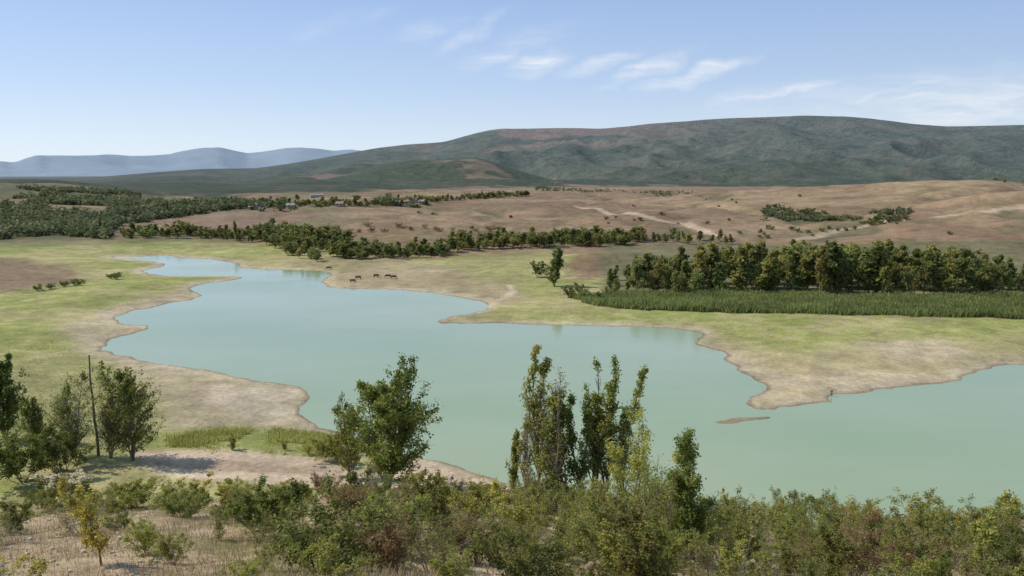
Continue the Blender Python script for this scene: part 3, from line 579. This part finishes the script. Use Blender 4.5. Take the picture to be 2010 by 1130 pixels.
# ---------------------------------------------------------------- houses
def boxm(x0,x1,y0,y1,z0,z1):
    v=[(x0,y0,z0),(x1,y0,z0),(x1,y1,z0),(x0,y1,z0),(x0,y0,z1),(x1,y0,z1),(x1,y1,z1),(x0,y1,z1)]; return v,[(0,3,2,1),(4,5,6,7),(0,1,5,4),(1,2,6,5),(2,3,7,6),(3,0,4,7)]
M_wall=plain('whitewash',(.46,.43,.38),.9,.5,.1); M_wall2=plain('sandstone_wall',(.32,.27,.21),.9,.5,.15); M_roofr=plain('red_tile_roof',(.25,.16,.12),.8,2,.25); M_roofg=plain('grey_slate_roof',(.28,.27,.26),.9,2,.2); M_glass=plain('window_glass',(.05,.055,.06),.3,1,.1); M_door=plain('door_paint',(.10,.07,.05),.6)
def house(px,py,w,d,h,wm,rm,rot,label,floors=1):
    g=hit(px,py); rt=bpy.data.objects.new('village_house',None); COL.objects.link(rt); rt.location=(g[0],g[1],g[2]-.2); rt.rotation_euler=(0,0,rot); tag(rt,label,'house')
    v,f=boxm(-w/2,w/2,-d/2,d/2,0,h); ob('wall',mesh_np('wall',v,f),wm,rt)
    e=.5; rh=d*.32; v=[(-w/2-e,-d/2-e,h+.003),(w/2+e,-d/2-e,h+.003),(w/2+e,d/2+e,h+.003),(-w/2-e,d/2+e,h+.003),(-w/2-e,0,h+rh),(w/2+e,0,h+rh)]
    me=bpy.data.meshes.new('roof'); me.from_pydata(v,[],[(0,1,5,4),(2,3,4,5),(0,4,3),(1,2,5),(0,3,2,1)]); ro=ob('roof',me,rm,rt)
    v,f=boxm(w*.2,w*.2+.6,-.3+d*.15,.3+d*.15,h+rh*.3,h+rh+.7); ob('chimney',mesh_np('chimney',v,f),M_wall2,ro)
    nw=max(2,int(w/3.2))
    for fl in range(floors):
        for i in range(nw):
            cx=-w/2+w*(i+.5)/nw
            if fl==0 and i==nw//2:
                v,f=boxm(cx-.55,cx+.55,-d/2-.05,-d/2+.1,.1,2.3); ob('door',mesh_np('door',v,f),M_door,rt); continue
            v,f=boxm(cx-.6,cx+.6,-d/2-.04,-d/2+.1,1.1+fl*2.9,2.5+fl*2.9); ob('window',mesh_np('window',v,f),M_glass,rt)
HS=[(447,409,8,'w','g'),(470,404,7,'s','r'),(492,400,8,'w','r'),(508,406,7,'w','g'),(497,411,7,'s','g'),(545,403,7,'s','r'),(570,408,7,'w','g'),(622,387,20,'w','g'),(668,405,7,'s','r'),(702,402,7,'w','r'),(735,400,7,'s','g'),(765,397,7,'s','r'),(778,403,7,'w','g'),(795,400,8,'s','r'),(812,396,7,'w','r'),(830,401,7,'s','g')]
ordn=['first','second','third','fourth','fifth','sixth','seventh','eighth','ninth','tenth','eleventh','twelfth','thirteenth','fourteenth','fifteenth','sixteenth']
HS.sort(key=lambda h_:h_[0])
for i,(px,py,w,a,b) in enumerate(HS):
    lb='%s%s house with %s roof in the far village, %s from the left'%('long ' if w>15 else '','white' if a=='w' else 'sand-coloured','grey' if b=='g' else 'red',ordn[i])
    house(px,py,w,6,2.8,M_wall if a=='w' else M_wall2,M_roofr if b=='r' else M_roofg,random.uniform(-.5,.5),lb,1)
# ---------------------------------------------------------------- skin figures
dg=bpy.context.evaluated_depsgraph_get
def skin(name,verts,edges,rad,sub=1):
    me=bpy.data.meshes.new(name); me.from_pydata(verts,edges,[]); o=bpy.data.objects.new(name,me); COL.objects.link(o)
    md=o.modifiers.new('s','SKIN'); 
    for i,rv in enumerate(rad):
        me.skin_vertices[0].data[i].radius=(rv,rv) if not isinstance(rv,tuple) else rv
    me.skin_vertices[0].data[0].use_root=True
    s=o.modifiers.new('u','SUBSURF'); s.levels=sub; s.render_levels=sub
    bpy.context.view_layer.update(); m2=bpy.data.meshes.new_from_object(o.evaluated_get(dg())); m2.name=name
    bpy.data.objects.remove(o); return m2
M_cow=plain('dark_hide',(.05,.035,.03),.8,1.5,.4); M_horn=plain('horn',(.4,.36,.28),.5)
cv=[(0,0,1.0),(.45,0,1.02),(.85,0,1.1),(-.5,0,1.02),(-.85,0,1.12),(1.15,0,.95),(1.35,0,.55),(1.5,0,.28)]; ce=[(0,1),(1,2),(0,3),(3,4),(2,5),(5,6),(6,7)]; crd=[.38,.37,.28,.38,.27,.18,.15,.09]
for sx in(-1,1):
    b=len(cv); cv+=[(.72,.2*sx,.75),(.76,.2*sx,.42),(.74,.2*sx,.03)]; ce+=[(1,b),(b,b+1),(b+1,b+2)]; crd+=[.12,.075,.06]
    b=len(cv); cv+=[(-.72,.2*sx,.78),(-.62,.21*sx,.6),(-.84,.2*sx,.42),(-.78,.2*sx,.03)]; ce+=[(3,b),(b,b+1),(b+1,b+2),(b+2,b+3)]; crd+=[.15,.11,.07,.06]
b=len(cv); cv+=[(-1.08,0,1.05),(-1.12,0,.55)]; ce+=[(4,b),(b,b+1)]; crd+=[.05,.03]
cowm=skin('cow_body',cv,ce,crd); cowm.materials.append(M_cow)
hv,hf=tubes([((1.28,.1,.72),(1.3,.26,.82),.03,.02),((1.3,.26,.82),(1.32,.3,.95),.02,.006),((1.28,-.1,.72),(1.3,-.26,.82),.03,.02),((1.3,-.26,.82),(1.32,-.3,.95),.02,.006)],5); hornm=mesh_np('horns',hv,hf,None,True); hornm.materials.append(M_horn)
ev,ef,_=leaves(np.array([[1.2,.2,.68],[1.2,-.2,.68]]),.2,np.zeros((2,3)),np.random.default_rng(1)); earm=mesh_np('ears',ev,ef); earm.materials.append(M_cow)
for px,py,rz,lb in((645,530,.3,'dark cow at the water edge of the far headland'),(692,555,0,'dark cow grazing nearest the tip of the spit'),(704,549,2.9,'dark cow just behind the one nearest the spit tip'),(738,545,.5,'dark cow grazing left of the pair on the spit'),(762,546,3.3,'dark cow, left one of the pair on the spit'),(772,547,.2,'dark cow, right one of the pair on the spit')):
    g=hit(px,py); rt=bpy.data.objects.new('cow',None); COL.objects.link(rt); rt.location=g; rt.rotation_euler=(0,0,rz); rt.scale=(1.2,1.2,1.2); tag(rt,lb,'cow','cattle on the far shore')
    for n_,m_ in(('body',cowm),('horns',hornm),('ears',earm)): ob(n_,m_,None,rt)
M_skin=plain('skin',(.45,.28,.2),.5); M_jac=plain('dark_jacket',(.04,.045,.06),.8); M_tr=plain('dark_trousers',(.03,.03,.035),.8); M_hair=plain('dark_hair',(.02,.015,.01),.6)
pv=[(0,0,.95),(0,0,1.15),(0,.01,1.38),(0,.01,1.5),(0,.03,1.63),(0,.03,1.72)]; pe=[(0,1),(1,2),(2,3),(3,4),(4,5)]; prd=[(.15,.1),(.13,.1),(.16,.1),.055,.09,.07]
for s in(-1,1):
    b=len(pv); pv+=[(.09*s,0,.88),(.11*s,.02,.48),(.12*s,-.01,.08),(.13*s,.14,.04)]; pe+=[(0,b),(b,b+1),(b+1,b+2),(b+2,b+3)]; prd+=[.09,.06,.045,.04]
    b=len(pv); pv+=[(.2*s,0,1.4),(.26*s,0,1.13),(.24*s,.12,.92),(.235*s,.15,.86)]; pe+=[(2,b),(b,b+1),(b+1,b+2),(b+2,b+3)]; prd+=[.06,.045,.032,.03]
    w_=b+3
    for k in range(5):
        b2=len(pv); ox=(k-2)*.018; pv+=[(.235*s,.17+ox,.82),(.23*s,.175+ox,.77+.008*abs(k-2))]; pe+=[(w_,b2),(b2,b2+1)]; prd+=[.009,.008]
pm=skin('body',pv,pe,prd); g=hit(1632,779); rt=bpy.data.objects.new('person',None); COL.objects.link(rt); rt.location=g; rt.rotation_euler=(0,0,2.4); tag(rt,'person in dark clothes standing alone at the edge of the sandy point','person'); ob('body',pm,M_skin,rt)
jm=skin('jacket',[(0,0,1.0),(0,0,1.15),(0,.01,1.38),(0,.01,1.46),(.2,0,1.4),(.26,0,1.13),(.24,.12,.93),(-.2,0,1.4),(-.26,0,1.13),(-.24,.12,.93)],[(0,1),(1,2),(2,3),(2,4),(4,5),(5,6),(2,7),(7,8),(8,9)],[(.18,.13),(.15,.12),(.18,.12),.07,.075,.06,.045,.075,.06,.045]); ob('jacket',jm,M_jac,rt)
tm=skin('trousers',[(0,0,.98),(.09,0,.88),(.11,.02,.48),(.12,-.01,.1),(-.09,0,.88),(-.11,.02,.48),(-.12,-.01,.1)],[(0,1),(1,2),(2,3),(0,4),(4,5),(5,6)],[(.17,.12),.105,.078,.062,.105,.078,.062]); ob('trousers',tm,M_tr,rt)
hm=skin('hair',[(0,0,1.66),(0,.015,1.73)],[(0,1)],[.098,.085]); ob('hair',hm,M_hair,rt)
# ---------------------------------------------------------------- light and sky
EL=math.radians(46); Sd=Vector((-.90,.18,0)).normalized()*math.cos(EL)+Vector((0,0,math.sin(EL)))
sl=bpy.data.lights.new('sun','SUN'); sl.energy=4.4; sl.angle=math.radians(.5); sl.color=(1,.93,.82); so=bpy.data.objects.new('sun',sl); COL.objects.link(so)
so.rotation_euler=Sd.to_track_quat('Z','Y').to_euler()
w=bpy.data.worlds.new('World'); sc.world=w; w.use_nodes=True; nt=w.node_tree; nt.nodes.clear(); L=nt.links
out=nd(nt,'ShaderNodeOutputWorld'); bg=nd(nt,'ShaderNodeBackground'); L.new(bg.outputs[0],out.inputs[0]); bg.inputs[1].default_value=.10
sk=nd(nt,'ShaderNodeTexSky',sky_type='NISHITA'); sk.sun_disc=False; sk.sun_elevation=EL; sk.sun_rotation=math.atan2(Sd.x,Sd.y)%(2*math.pi); sk.altitude=200; sk.air_density=1.0; sk.dust_density=.3; sk.ozone_density=3.0
tc=nd(nt,'ShaderNodeTexCoord'); sx=nd(nt,'ShaderNodeSeparateXYZ'); L.new(tc.outputs['Generated'],sx.inputs[0])
yy=math_(nt,'MAXIMUM',sx.outputs[1],.05); u=math_(nt,'DIVIDE',sx.outputs[0],yy); v=math_(nt,'DIVIDE',sx.outputs[2],yy)
rp=nd(nt,'ShaderNodeValToRGB'); L.new(sx.outputs[2],rp.inputs[0]); e=rp.color_ramp.elements
e[0].position=0; e[0].color=(.74,.84,.93,1); e[1].position=1; e[1].color=(.28,.39,.62,1)
for ps,cl in((.04,(.65,.78,.93,1)),(.10,(.50,.655,.90,1)),(.19,(.365,.525,.84,1)),(.45,(.31,.44,.70,1))):
    q_=e.new(ps); q_.color=cl
sc10=nd(nt,'ShaderNodeVectorMath',operation='SCALE'); L.new(rp.outputs[0],sc10.inputs[0])
L.new(maprange(nt,sx.outputs[0],-.6,.5,11.2,9.4),sc10.inputs['Scale'])
sm=nd(nt,'ShaderNodeMix',data_type='RGBA'); sm.inputs[0].default_value=.87; L.new(sk.outputs[0],sm.inputs[6]); L.new(sc10.outputs[0],sm.inputs[7])
cb=nd(nt,'ShaderNodeCombineXYZ'); L.new(u,cb.inputs[0]); L.new(v,cb.inputs[1])
ms=nd(nt,'ShaderNodeMapping'); L.new(cb.outputs[0],ms.inputs[0]); ms.inputs['Rotation'].default_value=(0,0,math.radians(-16)); ms.inputs['Scale'].default_value=(14,85,1)
wn=nd(nt,'ShaderNodeTexNoise'); wn.inputs['Scale'].default_value=22; wn.inputs['Detail'].default_value=4; L.new(cb.outputs[0],wn.inputs['Vector'])
wo=nd(nt,'ShaderNodeVectorMath',operation='MULTIPLY_ADD'); L.new(wn.outputs['Color'],wo.inputs[0]); wo.inputs[1].default_value=(.06,.025,0); L.new(cb.outputs[0],wo.inputs[2])
wo2=nd(nt,'ShaderNodeVectorMath',operation='MULTIPLY_ADD'); L.new(wn.outputs['Color'],wo2.inputs[0]); wo2.inputs[1].default_value=(.8,1.2,0); L.new(ms.outputs[0],wo2.inputs[2])
dn=noise(nt,wo2.outputs[0],1.0,8,.62)
PF=[(640,45,60,14,18,.25),(735,25,40,10,18,.2),(850,55,60,14,14,.45),(925,62,60,11,28,.5),(975,108,50,13,16,.7),(1060,120,52,16,18,1.1),(1180,122,60,10,14,.85),(1270,135,72,13,20,1.05),(1365,145,92,10,16,1.05),(1030,80,90,16,16,.3),(1535,178,95,7,8,1.3),(1460,185,70,13,12,.45),(1740,182,115,7,14,.95),(1790,193,80,6,12,.9),(1930,205,230,44,6,.9),(1850,190,320,40,4,.6),(1680,210,130,14,8,.5)]
tot=None
for (px,py,a,b,an,st_) in PF:
    d=pdir(px,py); cu,cv_=d[0]/d[1],d[2]/d[1]
    sb=nd(nt,'ShaderNodeVectorMath',operation='SUBTRACT'); L.new(wo.outputs[0],sb.inputs[0]); sb.inputs[1].default_value=(cu+.03,cv_+.0125,0)
    mp=nd(nt,'ShaderNodeMapping',vector_type='TEXTURE'); L.new(sb.outputs[0],mp.inputs[0]); mp.inputs['Rotation'].default_value=(0,0,math.radians(an)); mp.inputs['Scale'].default_value=(a*1.35/F,b*1.5/F,100)
    ln=nd(nt,'ShaderNodeVectorMath',operation='LENGTH'); L.new(mp.outputs[0],ln.inputs[0])
    mr=nd(nt,'ShaderNodeMapRange',interpolation_type='SMOOTHSTEP'); L.new(ln.outputs['Value'],mr.inputs[0]); mr.inputs[1].default_value=1.35; mr.inputs[2].default_value=0; mr.inputs[3].default_value=0; mr.inputs[4].default_value=st_
    tot=mr.outputs[0] if tot is None else math_(nt,'MAXIMUM',tot,mr.outputs[0])
den=math_(nt,'MULTIPLY',tot,maprange(nt,dn,.33,.68,.12,.9)); den=math_(nt,'MULTIPLY',den,math_(nt,'GREATER_THAN',sx.outputs[1],.1)); den=math_(nt,'MINIMUM',den,.92)
mx=nd(nt,'ShaderNodeMix',data_type='RGBA'); L.new(den,mx.inputs[0]); L.new(sm.outputs[2],mx.inputs[6]); mx.inputs[7].default_value=(8.5,8.9,9.5,1)
L.new(mx.outputs[2],bg.inputs[0])
sc.view_settings.view_transform='Standard'; sc.view_settings.look='None'; sc.view_settings.exposure=0
